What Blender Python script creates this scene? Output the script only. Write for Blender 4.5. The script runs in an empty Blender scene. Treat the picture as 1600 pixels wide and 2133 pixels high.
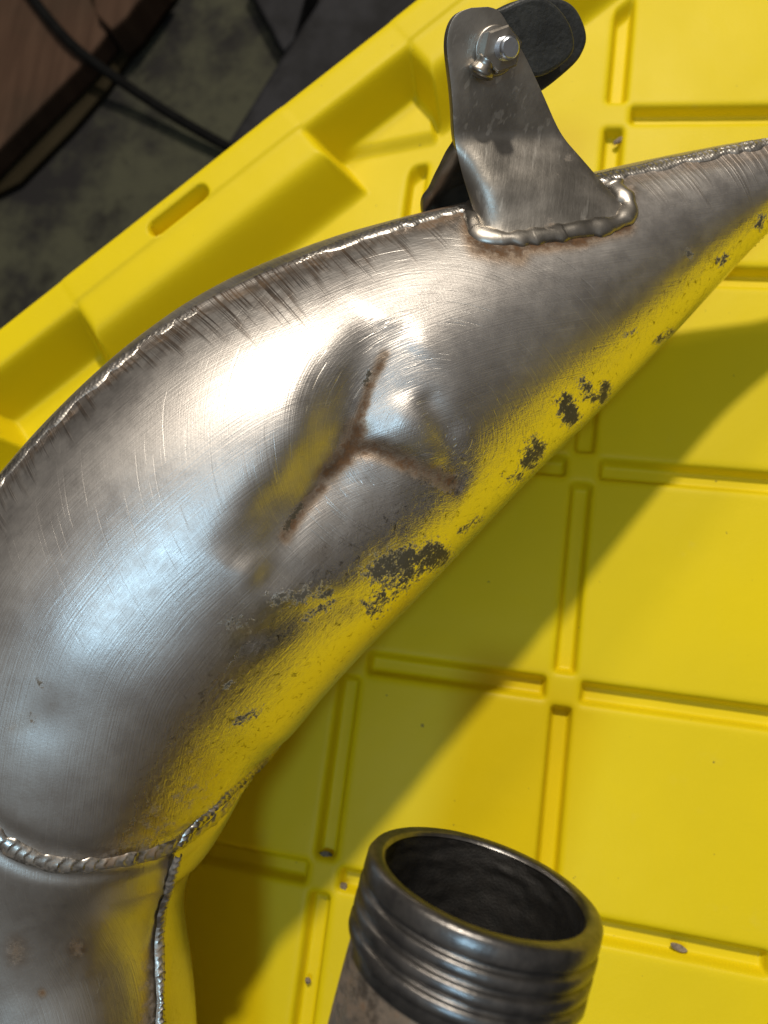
import bpy, math
import numpy as np
from mathutils import Matrix, Vector

# ------------------------------------------------------------------ camera
scene = bpy.context.scene
col = scene.collection
Z0 = 0.36                                   # height of the lid's panel above the floor
FPX, IW, IH = 1616.73, 1600.0, 2133.0
RW = np.array([[0.9740403660827528, 0.1304527392641277, -0.185006616259676],
               [0.09512611676462732, -0.9774724173654002, -0.188410974200328],
               [-0.2054175921157971, 0.16592093330354576, -0.9645070537538946]])
CW = np.array([-0.01194639, -0.22469253, 0.29257154])     # camera above the lid panel

cd = bpy.data.cameras.new('camera')
cam = bpy.data.objects.new('camera', cd)
col.objects.link(cam)
cd.sensor_fit = 'VERTICAL'
cd.sensor_height = 24.0
cd.sensor_width = 18.0
cd.lens = 24.0 * FPX / IH
cd.clip_start = 0.01
cd.clip_end = 50.0
m = Matrix.Identity(4)
for r in range(3):
    m[r][0] = RW[0][r]
    m[r][1] = -RW[1][r]
    m[r][2] = -RW[2][r]
m[0][3], m[1][3], m[2][3] = CW[0], CW[1], CW[2] + Z0
cam.matrix_world = m
cd.dof.use_dof = True
cd.dof.focus_distance = 0.200
cd.dof.aperture_fstop = 9.0
scene.camera = cam

# ------------------------------------------------------------------ light
scene.view_settings.view_transform = 'Standard'
scene.view_settings.look = 'None'
scene.view_settings.gamma = 1.0
scene.view_settings.use_curve_mapping = False
scene.view_settings.exposure = 0.0
world = bpy.data.worlds.new('World')
scene.world = world
world.use_nodes = True
wn = world.node_tree
bg = wn.nodes['Background']
tc = wn.nodes.new('ShaderNodeTexCoord')
sx = wn.nodes.new('ShaderNodeSeparateXYZ')
rp = wn.nodes.new('ShaderNodeValToRGB')
wn.links.new(tc.outputs['Generated'], sx.inputs[0])
wn.links.new(sx.outputs['Z'], rp.inputs[0])
rp.color_ramp.elements[0].position = 0.0
rp.color_ramp.elements[0].color = (0.050, 0.045, 0.040, 1)
rp.color_ramp.elements[1].position = 1.0
rp.color_ramp.elements[1].color = (0.36, 0.34, 0.315, 1)
e = rp.color_ramp.elements.new(0.45)
e.color = (0.12, 0.108, 0.096, 1)
wn.links.new(rp.outputs[0], bg.inputs[0])
bg.inputs[1].default_value = 1.0


def lamp(name, direction, dist, size, power, color, aim=(-0.05, -0.2, 0.03)):
    ld = bpy.data.lights.new(name, 'AREA')
    ld.shape = 'DISK'
    ld.size = size
    ld.energy = power
    ld.color = color
    lo = bpy.data.objects.new(name, ld)
    col.objects.link(lo)
    d = Vector(direction).normalized()
    lo.location = Vector((aim[0], aim[1], aim[2] + Z0)) + d * dist
    lo.rotation_euler = d.to_track_quat('Z', 'Y').to_euler()
    return lo


lamp('ceiling_bulb', (0.02, 0.74, 1.0), 3.2, 0.17, 76.0, (1.0, 0.90, 0.76))
lamp('ceiling_bulb', (-0.36, 0.70, 1.0), 3.2, 0.36, 16.0, (1.0, 0.88, 0.73))
lamp('work_light', (-0.03, -0.30, 1.0), 1.7, 0.20, 5.4, (0.46, 0.76, 1.0))


# ------------------------------------------------------------------ helpers
def ray(x, y):
    d = np.array([(x - IW / 2) / FPX, (y - IH / 2) / FPX, 1.0])
    d = RW.T @ d
    return d / np.linalg.norm(d)


def px(x, y, z):
    """point seen at photograph pixel (x, y) at height z above the lid panel"""
    d = ray(x, y)
    return CW + d * (z - CW[2]) / d[2]


def pj(P):
    c = (np.asarray(P) - CW) @ RW.T
    return np.stack([IW / 2 + FPX * c[..., 0] / c[..., 2], IH / 2 + FPX * c[..., 1] / c[..., 2]], -1)


def ray_plane(x, y, p0, n):
    d = ray(x, y)
    return CW + d * ((p0 - CW) @ n) / (d @ n)


def nrm(v):
    v = np.asarray(v, float)
    return v / (np.linalg.norm(v, axis=-1, keepdims=True) + 1e-15)


def spline(xs, ys, q):
    """natural cubic spline through (xs, ys), ys may be vectors"""
    xs = np.asarray(xs, float)
    ys = np.asarray(ys, float)
    y2 = ys.reshape(len(xs), -1)
    n = len(xs)
    h = np.diff(xs)
    A = np.zeros((n, n))
    B = np.zeros((n, y2.shape[1]))
    A[0, 0] = A[-1, -1] = 1
    for i in range(1, n - 1):
        A[i, i - 1], A[i, i], A[i, i + 1] = h[i - 1], 2 * (h[i - 1] + h[i]), h[i]
        B[i] = 6 * ((y2[i + 1] - y2[i]) / h[i] - (y2[i] - y2[i - 1]) / h[i - 1])
    M2 = np.linalg.solve(A, B)
    q = np.asarray(q, float)
    k = np.clip(np.searchsorted(xs, q) - 1, 0, n - 2)
    a = ((xs[k + 1] - q) / h[k])[:, None]
    b = ((q - xs[k]) / h[k])[:, None]
    r = a * y2[k] + b * y2[k + 1] + ((a ** 3 - a) * M2[k] + (b ** 3 - b) * M2[k + 1]) * (h[k] ** 2)[:, None] / 6
    return r.reshape((len(q),) + ys.shape[1:])


def ss(a, b, x):
    t = np.clip((x - a) / (b - a), 0, 1)
    return t * t * (3 - 2 * t)


def soft_ramp(a, b, x, k=14.0):
    """0 -> 1 linear ramp from a to b with rounded corners"""
    t = (x - a) / (b - a)
    sp = lambda s: np.logaddexp(0, k * s) / k
    return sp(t) - sp(t - 1)


def hash2(ix, iy, seed):
    h = np.sin(ix * 127.1 + iy * 311.7 + seed * 74.7) * 43758.5453
    return h - np.floor(h)


def vnoise(x, y, seed=0):
    ix, iy = np.floor(x), np.floor(y)
    fx, fy = x - ix, y - iy
    fx, fy = fx * fx * (3 - 2 * fx), fy * fy * (3 - 2 * fy)
    a, b = hash2(ix, iy, seed), hash2(ix + 1, iy, seed)
    c, d = hash2(ix, iy + 1, seed), hash2(ix + 1, iy + 1, seed)
    return (a * (1 - fx) + b * fx) * (1 - fy) + (c * (1 - fx) + d * fx) * fy - 0.5


def fnoise(x, y, seed=0, oct=4):
    r = 0
    a = 1.0
    for o in range(oct):
        r = r + a * vnoise(x * 2 ** o, y * 2 ** o, seed + o)
        a *= 0.5
    return r


def mesh_obj(name, verts, faces, mat, parent=None, smooth=True, attrs=None, loc=None):
    """one mesh object; verts in lid coordinates (z = 0 is the lid panel)"""
    v = np.asarray(verts, dtype=np.float64) + np.array([0, 0, Z0])
    org = np.zeros(3)
    if parent is not None:
        org = np.array(parent['_org'])
    elif loc is not None:
        org = np.asarray(loc, float) + np.array([0, 0, Z0])
    me = bpy.data.meshes.new(name)
    v = (v - org).astype(np.float32)
    if isinstance(faces, np.ndarray):
        nf, k = faces.shape
        me.vertices.add(len(v))
        me.vertices.foreach_set('co', v.ravel())
        me.loops.add(nf * k)
        me.loops.foreach_set('vertex_index', faces.astype(np.int32).ravel())
        me.polygons.add(nf)
        me.polygons.foreach_set('loop_start', np.arange(0, nf * k, k, dtype=np.int32))
        me.update(calc_edges=True)
    else:
        me.from_pydata(v.tolist(), [], faces)
        me.update()
    me.polygons.foreach_set('use_smooth', np.full(len(me.polygons), smooth))
    for an, av in (attrs or {}).items():
        if av.ndim == 1:
            at = me.attributes.new(an, 'FLOAT', 'POINT')
            at.data.foreach_set('value', av.astype(np.float32))
        else:
            at = me.attributes.new(an, 'FLOAT_VECTOR', 'POINT')
            at.data.foreach_set('vector', av.astype(np.float32).ravel())
    me.validate()
    if mat is not None:
        me.materials.append(mat)
    o = bpy.data.objects.new(name, me)
    col.objects.link(o)
    if parent is not None:
        o.parent = parent
        o['_org'] = org.tolist()
    else:
        o.location = org
        o['_org'] = org.tolist()
    return o


def thing(name, label, cat, loc, group=None):
    o = bpy.data.objects.new(name, None)
    col.objects.link(o)
    o.empty_display_size = 0.02
    p = np.asarray(loc, float) + np.array([0, 0, Z0])
    o.location = p
    o['_org'] = p.tolist()
    o['label'] = label
    o['category'] = cat
    if group:
        o['group'] = group
    return o


def tag(o, label, cat, group=None):
    o['label'] = label
    o['category'] = cat
    if group:
        o['group'] = group
    return o


def grid_faces(nr, nc, wrap=False):
    i = np.arange(nr - 1)[:, None]
    j = np.arange(nc if wrap else nc - 1)[None, :]
    j2 = (j + 1) % nc
    f = np.stack([i * nc + j + 0 * i, i * nc + j2, (i + 1) * nc + j2, (i + 1) * nc + j], -1)
    return f.reshape(-1, 4)


def frames(path, ref):
    T = nrm(np.gradient(path, axis=0))
    out = nrm(np.cross(T, np.broadcast_to(np.asarray(ref, float), T.shape)))
    up = nrm(np.cross(out, T))
    return T, out, up


def tube(path, radii, nseg=24, ref=(0, 0, 1), caps=True):
    path = np.asarray(path, float)
    T, out, up = frames(path, ref)
    radii = np.broadcast_to(np.asarray(radii, float), (len(path),))
    a = np.linspace(0, 2 * np.pi, nseg, endpoint=False)
    v = path[:, None] + radii[:, None, None] * (np.cos(a)[None, :, None] * out[:, None] + np.sin(a)[None, :, None] * up[:, None])
    f = [list(map(int, q)) for q in grid_faces(len(path), nseg, True)]
    if caps:
        f.append(list(range(nseg))[::-1])
        f.append([(len(path) - 1) * nseg + k for k in range(nseg)])
    return v.reshape(-1, 3), f


def lathe(profile, c, axis, nseg=160, wob=None):
    """profile: (axial, radius) pairs measured from c along axis"""
    axis = nrm(axis)
    a1 = nrm(np.cross(axis, [0, 0, 1.0]))
    a2 = np.cross(axis, a1)
    a = np.linspace(0, 2 * np.pi, nseg, endpoint=False)
    pr = np.asarray(profile, float)
    rad = pr[:, 1][:, None] * np.ones(nseg)[None]
    ax = pr[:, 0][:, None] * np.ones(nseg)[None]
    if wob is not None:
        rad = rad + wob * fnoise(pr[:, 0][:, None] * 700 + 0 * a[None], a[None] * 6 + 0 * rad, 5)
    v = np.asarray(c) + ax[..., None] * axis + rad[..., None] * (np.cos(a)[None, :, None] * a1 + np.sin(a)[None, :, None] * a2)
    return v.reshape(-1, 3), grid_faces(len(pr), nseg, True)


# ------------------------------------------------------------------ materials
class NT:
    def __init__(self, name):
        self.mat = bpy.data.materials.new(name)
        self.mat.use_nodes = True
        self.t = self.mat.node_tree
        self.b = self.t.nodes['Principled BSDF']

    def n(self, typ, **kw):
        nd = self.t.nodes.new(typ)
        for k, v in kw.items():
            setattr(nd, k, v)
        return nd

    def put(self, sock, v):
        if isinstance(v, bpy.types.NodeSocket):
            self.t.links.new(v, sock)
        elif v is not None:
            if sock.type == 'RGBA' and len(v) == 3:
                v = (*v, 1)
            sock.default_value = v

    def attr(self, name, vec=False):
        nd = self.n('ShaderNodeAttribute', attribute_name=name)
        return nd.outputs['Vector' if vec else 'Fac']

    def obj(self):
        return self.n('ShaderNodeTexCoord').outputs['Object']

    def mapv(self, v, scale=(1, 1, 1), rot=(0, 0, 0), loc=(0, 0, 0)):
        nd = self.n('ShaderNodeMapping')
        self.put(nd.inputs['Vector'], v)
        nd.inputs['Scale'].default_value = scale
        nd.inputs['Rotation'].default_value = rot
        nd.inputs['Location'].default_value = loc
        return nd.outputs[0]

    def noise(self, v, scale=1.0, detail=3.0, rough=0.55, dist=0.0):
        nd = self.n('ShaderNodeTexNoise')
        self.put(nd.inputs['Vector'], v)
        nd.inputs['Scale'].default_value = scale
        nd.inputs['Detail'].default_value = detail
        nd.inputs['Roughness'].default_value = rough
        nd.inputs['Distortion'].default_value = dist
        return nd.outputs['Fac']

    def m(self, op, a, b=None, c=None, clamp=False):
        nd = self.n('ShaderNodeMath', operation=op, use_clamp=clamp)
        self.put(nd.inputs[0], a)
        if b is not None:
            self.put(nd.inputs[1], b)
        if c is not None:
            self.put(nd.inputs[2], c)
        return nd.outputs[0]

    def rng(self, v, a, b, c=0.0, d=1.0, smooth=True):
        nd = self.n('ShaderNodeMapRange', interpolation_type='SMOOTHSTEP' if smooth else 'LINEAR')
        self.put(nd.inputs[0], v)
        for i, q in enumerate((a, b, c, d)):
            self.put(nd.inputs[i + 1], q)
        return nd.outputs[0]

    def mix(self, f, a, b):
        nd = self.n('ShaderNodeMix', data_type='RGBA')
        self.put(nd.inputs[0], f)
        self.put(nd.inputs[6], a)
        self.put(nd.inputs[7], b)
        return nd.outputs[2]

    def fmix(self, f, a, b):
        nd = self.n('ShaderNodeMix', data_type='FLOAT')
        self.put(nd.inputs[0], f)
        self.put(nd.inputs[2], a)
        self.put(nd.inputs[3], b)
        return nd.outputs[0]

    def bump(self, h, strength, dist, normal=None):
        nd = self.n('ShaderNodeBump')
        self.put(nd.inputs['Height'], h)
        nd.inputs['Strength'].default_value = strength
        nd.inputs['Distance'].default_value = dist
        if normal is not None:
            self.put(nd.inputs['Normal'], normal)
        return nd.outputs[0]

    def out(self, **kw):
        for k, v in kw.items():
            self.put(self.b.inputs[k.replace('_', ' ')], v)
        return self.mat


def mat_yellow():
    t = NT('yellow_plastic')
    o = t.obj()
    big = t.noise(o, 14, 3)
    fine = t.noise(o, 900, 2)
    dust = t.rng(t.noise(o, 60, 5, 0.7), 0.62, 0.80)
    speck = t.rng(t.noise(o, 330, 2, 0.5), 0.752, 0.785)
    base = t.mix(t.rng(big, 0.3, 0.7), (0.715, 0.552, 0.004), (0.675, 0.522, 0.006))
    base = t.mix(t.m('MULTIPLY', dust, 0.10), base, (0.55, 0.46, 0.16))
    base = t.mix(t.m('MULTIPLY', speck, 0.75), base, (0.16, 0.12, 0.03))
    rough = t.rng(big, 0.3, 0.7, 0.42, 0.52)
    nb = t.bump(fine, 0.12, 0.0004)
    return t.out(Base_Color=base, Roughness=rough, Normal=nb, Specular_IOR_Level=0.16)


def steel_common(t, coords, streak=None, rust=None, grime=None, swirl=None, pit_sheen=None, tint=None, dark=0.0):
    o = t.obj()
    big = t.noise(o, 45, 4, 0.6)
    mid = t.noise(o, 260, 4, 0.65)
    fine = t.noise(o, 1500, 3, 0.6)
    c = t.mix(t.rng(big, 0.32, 0.68), (0.53 - dark, 0.505 - dark, 0.485 - dark), (0.61 - dark, 0.585 - dark, 0.56 - dark))
    c = t.mix(t.m('MULTIPLY', t.rng(mid, 0.5, 0.8), 0.22), c, (0.40 - dark, 0.36 - dark, 0.33 - dark))
    rough = t.m('ADD', t.rng(mid, 0.3, 0.7, 0.375, 0.435), t.rng(big, 0.35, 0.65, -0.02, 0.03))
    h = t.m('MULTIPLY', fine, 0.35)
    if coords is not None:
        br = t.noise(t.mapv(coords, (60, 2600, 1), (0, 0, 0.20)), 1.0, 3, 0.6)
        br2 = t.noise(t.mapv(coords, (38, 900, 1), (0, 0, -0.14), (4, 9, 0)), 1.0, 2, 0.5)
        h = t.m('ADD', h, t.m('ADD', t.m('MULTIPLY', br, 0.95), t.m('MULTIPLY', br2, 0.35)))
        fs = t.rng(t.noise(t.mapv(coords, (45, 1500, 1), (0, 0, 0.32), (8, 1, 0)), 1.0, 2, 0.5), 0.66, 0.70)
        c = t.mix(t.m('MULTIPLY', fs, 0.30), c, (0.80, 0.78, 0.75))
    if swirl is not None:
        sm = t.attr('swirl_mask')
        sw = t.noise(t.mapv(swirl, (2300, 42, 1)), 1.0, 3, 0.65)
        h = t.m('ADD', h, t.m('MULTIPLY', t.m('MULTIPLY', sw, 1.5), sm))
        sp = t.rng(t.noise(t.mapv(swirl, (1500, 46, 1), (0, 0, 0.0), (3, 7, 0)), 1.0, 2, 0.5), 0.66, 0.70)
        sp2 = t.rng(t.noise(t.mapv(swirl, (1100, 60, 1), (0, 0, 0.35), (13, 2, 0)), 1.0, 2, 0.5), 0.68, 0.71)
        spt = t.m('MULTIPLY', t.m('MAXIMUM', sp, sp2), sm, clamp=True)
        c = t.mix(t.m('MULTIPLY', spt, 0.55), c, (0.86, 0.84, 0.80))
        rough = t.m('SUBTRACT', rough, t.m('MULTIPLY', spt, 0.05))
        h = t.m('ADD', h, t.m('MULTIPLY', spt, 1.6))
    met = 1.0
    if streak is not None:
        s1 = t.noise(t.mapv(coords, (900, 9, 1), (0, 0, 0.0)), 1.0, 2, 0.6)
        s2 = t.noise(t.mapv(coords, (420, 8, 1), (0, 0, 0), (5, 5, 0)), 1.0, 2, 0.5)
        st = t.m('MULTIPLY', t.rng(s1, 0.47, 0.56), t.rng(s2, 0.30, 0.50))
        st = t.m('MULTIPLY', st, streak, clamp=True)
        c = t.mix(t.m('MULTIPLY', st, 0.95), c, (0.075, 0.060, 0.050))
        haze = t.m('MULTIPLY', streak, t.rng(t.noise(o, 160, 4, 0.7), 0.38, 0.66))
        c = t.mix(t.m('MULTIPLY', haze, 0.35), c, (0.26, 0.19, 0.14))
        rough = t.m('ADD', rough, t.m('MULTIPLY', st, 0.12))
        h = t.m('SUBTRACT', h, t.m('MULTIPLY', st, 1.3))
    if pit_sheen is not None:
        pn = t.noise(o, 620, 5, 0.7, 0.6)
        h = t.m('ADD', h, t.m('MULTIPLY', t.m('MULTIPLY', pn, 2.6), pit_sheen))
        c = t.mix(pit_sheen, c, (0.74, 0.72, 0.69))  # paler colour along the pitted side brightens the lid's yellow reflection
        dk = t.m('MULTIPLY', t.rng(t.noise(o, 480, 5, 0.75, 0.8), 0.57, 0.66), pit_sheen)
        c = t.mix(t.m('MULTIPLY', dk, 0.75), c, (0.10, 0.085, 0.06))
        rough = t.fmix(pit_sheen, rough, 0.20)
    if tint is not None:
        c = t.mix(t.m('MULTIPLY', tint, 0.35), c, (0.42, 0.39, 0.33))
    if rust is not None:
        rn = t.noise(o, 340, 6, 0.75)
        rn2 = t.noise(o, 95, 4, 0.6)
        c = t.mix(t.m('MULTIPLY', t.rng(t.m('ADD', rust, t.m('MULTIPLY', t.m('SUBTRACT', rn2, 0.5), 0.5)), 0.10, 0.75), 0.75), c, (0.34, 0.235, 0.145))
        rm = t.m('ADD', t.m('ADD', rust, t.m('MULTIPLY', t.m('SUBTRACT', rn, 0.5), 1.7)), t.m('MULTIPLY', t.m('SUBTRACT', rn2, 0.5), 0.8))
        rm = t.m('MULTIPLY', t.rng(rm, 0.35, 1.15), t.rng(rust, 0.02, 0.40))
        rc = t.mix(t.rng(rn, 0.36, 0.66), (0.020, 0.009, 0.004), (0.115, 0.058, 0.025))
        c = t.mix(t.m('MULTIPLY', rm, 0.95), c, rc)
        met = t.m('SUBTRACT', 1.0, t.m('MULTIPLY', rm, 0.9))
        rough = t.fmix(rm, rough, 0.75)
        h = t.m('ADD', h, t.m('MULTIPLY', t.m('MULTIPLY', rn, rm), 1.2))
    if grime is not None:
        gn = t.noise(o, 420, 6, 0.8, 0.5)
        gn2 = t.noise(o, 1100, 4, 0.7)
        gm = t.rng(t.m('ADD', t.m('ADD', grime, t.m('MULTIPLY', t.m('SUBTRACT', gn, 0.5), 2.6)), t.m('MULTIPLY', t.m('SUBTRACT', gn2, 0.5), 1.4)), 0.48, 0.74)
        gm = t.m('MULTIPLY', gm, t.rng(grime, 0.03, 0.2))
        c = t.mix(t.m('MULTIPLY', gm, 0.92), c, (0.060, 0.052, 0.036))
        met = t.m('MULTIPLY', met, t.m('SUBTRACT', 1.0, t.m('MULTIPLY', gm, 0.85)))
        rough = t.fmix(gm, rough, 0.62)
        h = t.m('ADD', h, t.m('MULTIPLY', t.m('MULTIPLY', gn, gm), 3.0))
    nb = t.bump(h, 0.32, 0.00022)
    return t.out(Base_Color=c, Metallic=met, Roughness=rough, Normal=nb, Specular_IOR_Level=0.12)


def mat_shell():
    t = NT('worn_steel_shell')
    return steel_common(t, t.attr('coords', True), t.attr('streak'), t.attr('rust'), t.attr('grime'),
                        t.attr('swirl', True), t.attr('pit_sheen'), t.attr('tint'))


def mat_plain_steel(name, dark=0.0, rough=None, stretch=None, rustiness=0.0, color=None):
    t = NT(name)
    o = t.obj()
    big = t.noise(o, 70, 4, 0.6)
    fine = t.noise(o, 1300, 3, 0.6)
    c = t.mix(t.rng(big, 0.3, 0.7), (0.42 - dark, 0.40 - dark, 0.37 - dark), (0.56 - dark, 0.53 - dark, 0.49 - dark))
    if color:
        c = t.mix(t.rng(big, 0.3, 0.7), tuple(q * 0.75 for q in color), color)
    h = t.m('MULTIPLY', fine, 0.5)
    if stretch:
        st = t.noise(t.mapv(o, stretch), 1.0, 3, 0.65)
        h = t.m('ADD', h, t.m('MULTIPLY', st, 0.8))
        sc = t.rng(t.noise(t.mapv(o, tuple(q * 0.8 for q in stretch), loc=(3, 4, 5)), 1.0, 2, 0.5), 0.60, 0.68)
        c = t.mix(t.m('MULTIPLY', sc, 0.4), c, (0.75, 0.72, 0.66))
    rn = t.noise(o, 300, 6, 0.75)
    rn2 = t.noise(o, 60, 3, 0.6)
    rm = t.rng(t.m('ADD', t.m('MULTIPLY', rn, 0.5), t.m('MULTIPLY', rn2, 0.5)), 0.66 - 0.25 * rustiness, 0.80 - 0.25 * rustiness)
    rc = t.mix(t.rng(rn, 0.36, 0.66), (0.05, 0.024, 0.012), (0.17, 0.10, 0.05))
    rm = t.m('MULTIPLY', rm, 0.8)
    c = t.mix(rm, c, rc)
    rg = t.fmix(rm, t.rng(big, 0.3, 0.7, (rough or 0.32) - 0.04, (rough or 0.32) + 0.06), 0.75)
    return t.out(Base_Color=c, Metallic=t.m('SUBTRACT', 1.0, rm), Roughness=rg, Normal=t.bump(h, 0.3, 0.0002))


def mat_basic(name, c1, c2, scale, rough, bump=0.2, bscale=None, metallic=0.0, bd=0.001, spec=0.5):
    t = NT(name)
    o = t.obj()
    a = t.noise(o, scale, 5, 0.65)
    c = t.mix(t.rng(a, 0.3, 0.7), c1, c2)
    nb = t.bump(t.noise(o, bscale or scale * 6, 4, 0.6), bump, bd)
    return t.out(Base_Color=c, Roughness=rough, Normal=nb, Metallic=metallic, Specular_IOR_Level=spec)


M_YELLOW = mat_yellow()
M_SHELL = mat_shell()
M_BEAD = mat_plain_steel('weld_metal', -0.02, 0.36, None, 0.20)
M_BEAD_RUSTY = mat_plain_steel('stained_weld_metal', 0.05, 0.30, None, 0.65)
M_PLATE = mat_plain_steel('brushed_bracket_steel', 0.12, 0.40, (700, 60, 700), 0.30)
M_PLATE_DARK = mat_plain_steel('dark_bracket_steel', 0.22, 0.45, None, 0.35)
M_BRWELD = mat_plain_steel('smooth_bracket_weld', 0.10, 0.36, None, 0.35)
M_ZINC = mat_plain_steel('zinc_plated_thread', 0, 0.24, None, 0.0, (0.62, 0.66, 0.72))
M_NUT = mat_plain_steel('nut_steel', 0.14, 0.33, None, 0.40)
M_FLANGE = mat_basic('blackened_flange_steel', (0.11, 0.108, 0.108), (0.20, 0.19, 0.18), 260, 0.30, 0.15, 1400, 0.92, 0.0003)
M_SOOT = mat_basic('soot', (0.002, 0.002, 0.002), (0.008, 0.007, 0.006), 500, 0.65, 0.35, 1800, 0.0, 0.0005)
M_RUBBER = mat_basic('black_rubber', (0.018, 0.019, 0.019), (0.045, 0.046, 0.044), 120, 0.5, 0.3, 700)

# ------------------------------------------------------------------ floor far below the lid
def mat_floor():
    t = NT('stained_concrete')
    o = t.obj()
    a = t.noise(o, 7, 5, 0.65)
    b = t.noise(o, 26, 6, 0.7)
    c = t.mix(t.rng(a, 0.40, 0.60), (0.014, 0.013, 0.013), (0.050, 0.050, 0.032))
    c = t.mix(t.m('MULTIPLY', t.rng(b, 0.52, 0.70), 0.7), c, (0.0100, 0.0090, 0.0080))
    return t.out(Base_Color=c, Roughness=0.85, Normal=t.bump(b, 0.4, 0.004), Specular_IOR_Level=0.15)


FZ = -Z0
v = [(-1.6, -1.4, FZ), (1.2, -1.4, FZ), (1.2, 1.6, FZ), (-1.6, 1.6, FZ)]
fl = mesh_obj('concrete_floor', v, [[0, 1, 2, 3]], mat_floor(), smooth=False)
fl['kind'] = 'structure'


def slab(name, pxs, z0, z1, mat, bevel=0.003, label=None, cat=None):
    """flat thing whose top face passes through photo pixels pxs at height z1"""
    top = np.array([px(x, y, z1) for x, y in pxs])
    bot = top.copy()
    bot[:, 2] = z0
    n = len(top)
    f = [list(range(n)), list(range(n, 2 * n))[::-1]]
    f += [[i, n + i, n + (i + 1) % n, (i + 1) % n] for i in range(n)]
    ctr = bot.mean(0)
    o = mesh_obj(name, np.vstack([top, bot]), f, mat, smooth=False, loc=ctr)
    bv = o.modifiers.new('bevel', 'BEVEL')
    bv.width = bevel
    bv.segments = 2
    bm_fix(o)
    if label:
        tag(o, label, cat)
    return o


def bm_fix(o):
    import bmesh
    bm = bmesh.new()
    bm.from_mesh(o.data)
    bmesh.ops.recalc_face_normals(bm, faces=bm.faces)
    bm.to_mesh(o.data)
    bm.free()


M_WOOD = NT('brown_plywood')
_o = M_WOOD.obj()
_g = M_WOOD.noise(M_WOOD.mapv(_o, (90, 6, 6), (0, 0, 0.75)), 1.0, 5, 0.65)
_b = M_WOOD.noise(_o, 9, 4)
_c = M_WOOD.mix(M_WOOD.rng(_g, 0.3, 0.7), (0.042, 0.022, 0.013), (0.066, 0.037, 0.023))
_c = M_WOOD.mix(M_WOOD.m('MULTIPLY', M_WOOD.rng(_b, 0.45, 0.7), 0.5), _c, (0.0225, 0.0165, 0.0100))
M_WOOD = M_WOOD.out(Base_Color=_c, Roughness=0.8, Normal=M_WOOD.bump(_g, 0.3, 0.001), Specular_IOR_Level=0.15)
M_OLIVE = mat_basic('olive_shade', (0.0150, 0.0110, 0.0045), (0.0230, 0.0175, 0.0085), 8, 0.85, 0.2, spec=0.1)  # dark olive tone of the shadow along the board
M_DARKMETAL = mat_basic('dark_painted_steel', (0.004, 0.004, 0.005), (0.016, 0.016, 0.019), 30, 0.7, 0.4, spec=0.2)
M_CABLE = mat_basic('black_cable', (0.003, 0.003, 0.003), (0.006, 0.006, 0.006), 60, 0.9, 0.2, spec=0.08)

slab('board_shade_strip', [(-160, 520), (-60, 430), (40, 380), (150, 268), (222, 185), (300, 70), (365, -10), (430, -120), (240, -180), (-200, 300)],  # thin dark slab stands in for the board's shadow on the floor
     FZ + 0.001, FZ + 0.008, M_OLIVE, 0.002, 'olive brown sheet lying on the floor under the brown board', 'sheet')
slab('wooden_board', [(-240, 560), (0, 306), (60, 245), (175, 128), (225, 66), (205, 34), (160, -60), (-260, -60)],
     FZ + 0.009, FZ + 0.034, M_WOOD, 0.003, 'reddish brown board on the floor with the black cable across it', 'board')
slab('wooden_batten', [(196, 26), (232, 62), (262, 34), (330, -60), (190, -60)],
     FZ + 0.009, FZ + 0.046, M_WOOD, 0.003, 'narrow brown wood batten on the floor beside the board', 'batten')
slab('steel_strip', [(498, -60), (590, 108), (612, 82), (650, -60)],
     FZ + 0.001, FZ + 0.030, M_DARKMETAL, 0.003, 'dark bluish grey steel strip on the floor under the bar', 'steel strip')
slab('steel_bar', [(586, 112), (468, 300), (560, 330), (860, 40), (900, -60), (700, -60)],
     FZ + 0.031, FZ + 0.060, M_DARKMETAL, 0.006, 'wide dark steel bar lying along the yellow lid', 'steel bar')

cp = [px(x, y, z) for x, y, z in ((20, -70, -0.318), (75, 5, -0.318), (150, 92, -0.318), (235, 158, -0.330), (330, 222, -0.340), (420, 276, -0.345), (520, 330, -0.350), (640, 390, -0.352))]
cpath = spline(np.arange(len(cp)), cp, np.linspace(0, len(cp) - 1, 90))
v, f = tube(cpath, 0.0050, 16)
tag(mesh_obj('cable', v, f, M_CABLE, loc=cpath.mean(0)), 'black rubber cable crossing the brown board and concrete floor', 'cable')

# ------------------------------------------------------------------ tote and its yellow lid
RA = math.radians(43.6)
UD = np.array([math.cos(RA), math.sin(RA)])
VD = np.array([math.sin(RA), -math.cos(RA)])
LA = px(430, 336, 0.022)[:2]
RIM = 0.022
U0, U1, V1 = -0.33, 0.40, 0.52


def lid_xy(u, v):
    return LA[0] + u * UD[0] + v * VD[0], LA[1] + u * UD[1] + v * VD[1]


def uniq(a):
    return np.unique(np.round(a, 6))


fine_u = np.arange(-0.185, 0.200, 0.00082)
fine_v = np.arange(0.006, 0.398, 0.00082)
us = uniq(np.concatenate([np.arange(U0 + 0.006, -0.185, 0.004), fine_u, np.arange(0.200, U1 - 0.006, 0.004)]))
vs = uniq(np.concatenate([fine_v, np.arange(0.398, V1 - 0.006, 0.004)]))
edge_in = np.array([0.0, 0.0004, 0.0012, 0.0025, 0.004])
us = np.concatenate([U0 + edge_in, us, (U1 - edge_in)[::-1]])
vs = np.concatenate([edge_in, vs, (V1 - edge_in)[::-1]])
UU, VV = np.meshgrid(us, vs, indexing='ij')
XX, YY = lid_xy(UU, VV)
rim = 1 - soft_ramp(0.0165, 0.0262, VV)
rim = np.maximum(rim, soft_ramp(V1 - 0.0262, V1 - 0.0165, VV))
rim = np.maximum(rim, 1 - soft_ramp(U0 + 0.0165, U0 + 0.0262, UU))
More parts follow.
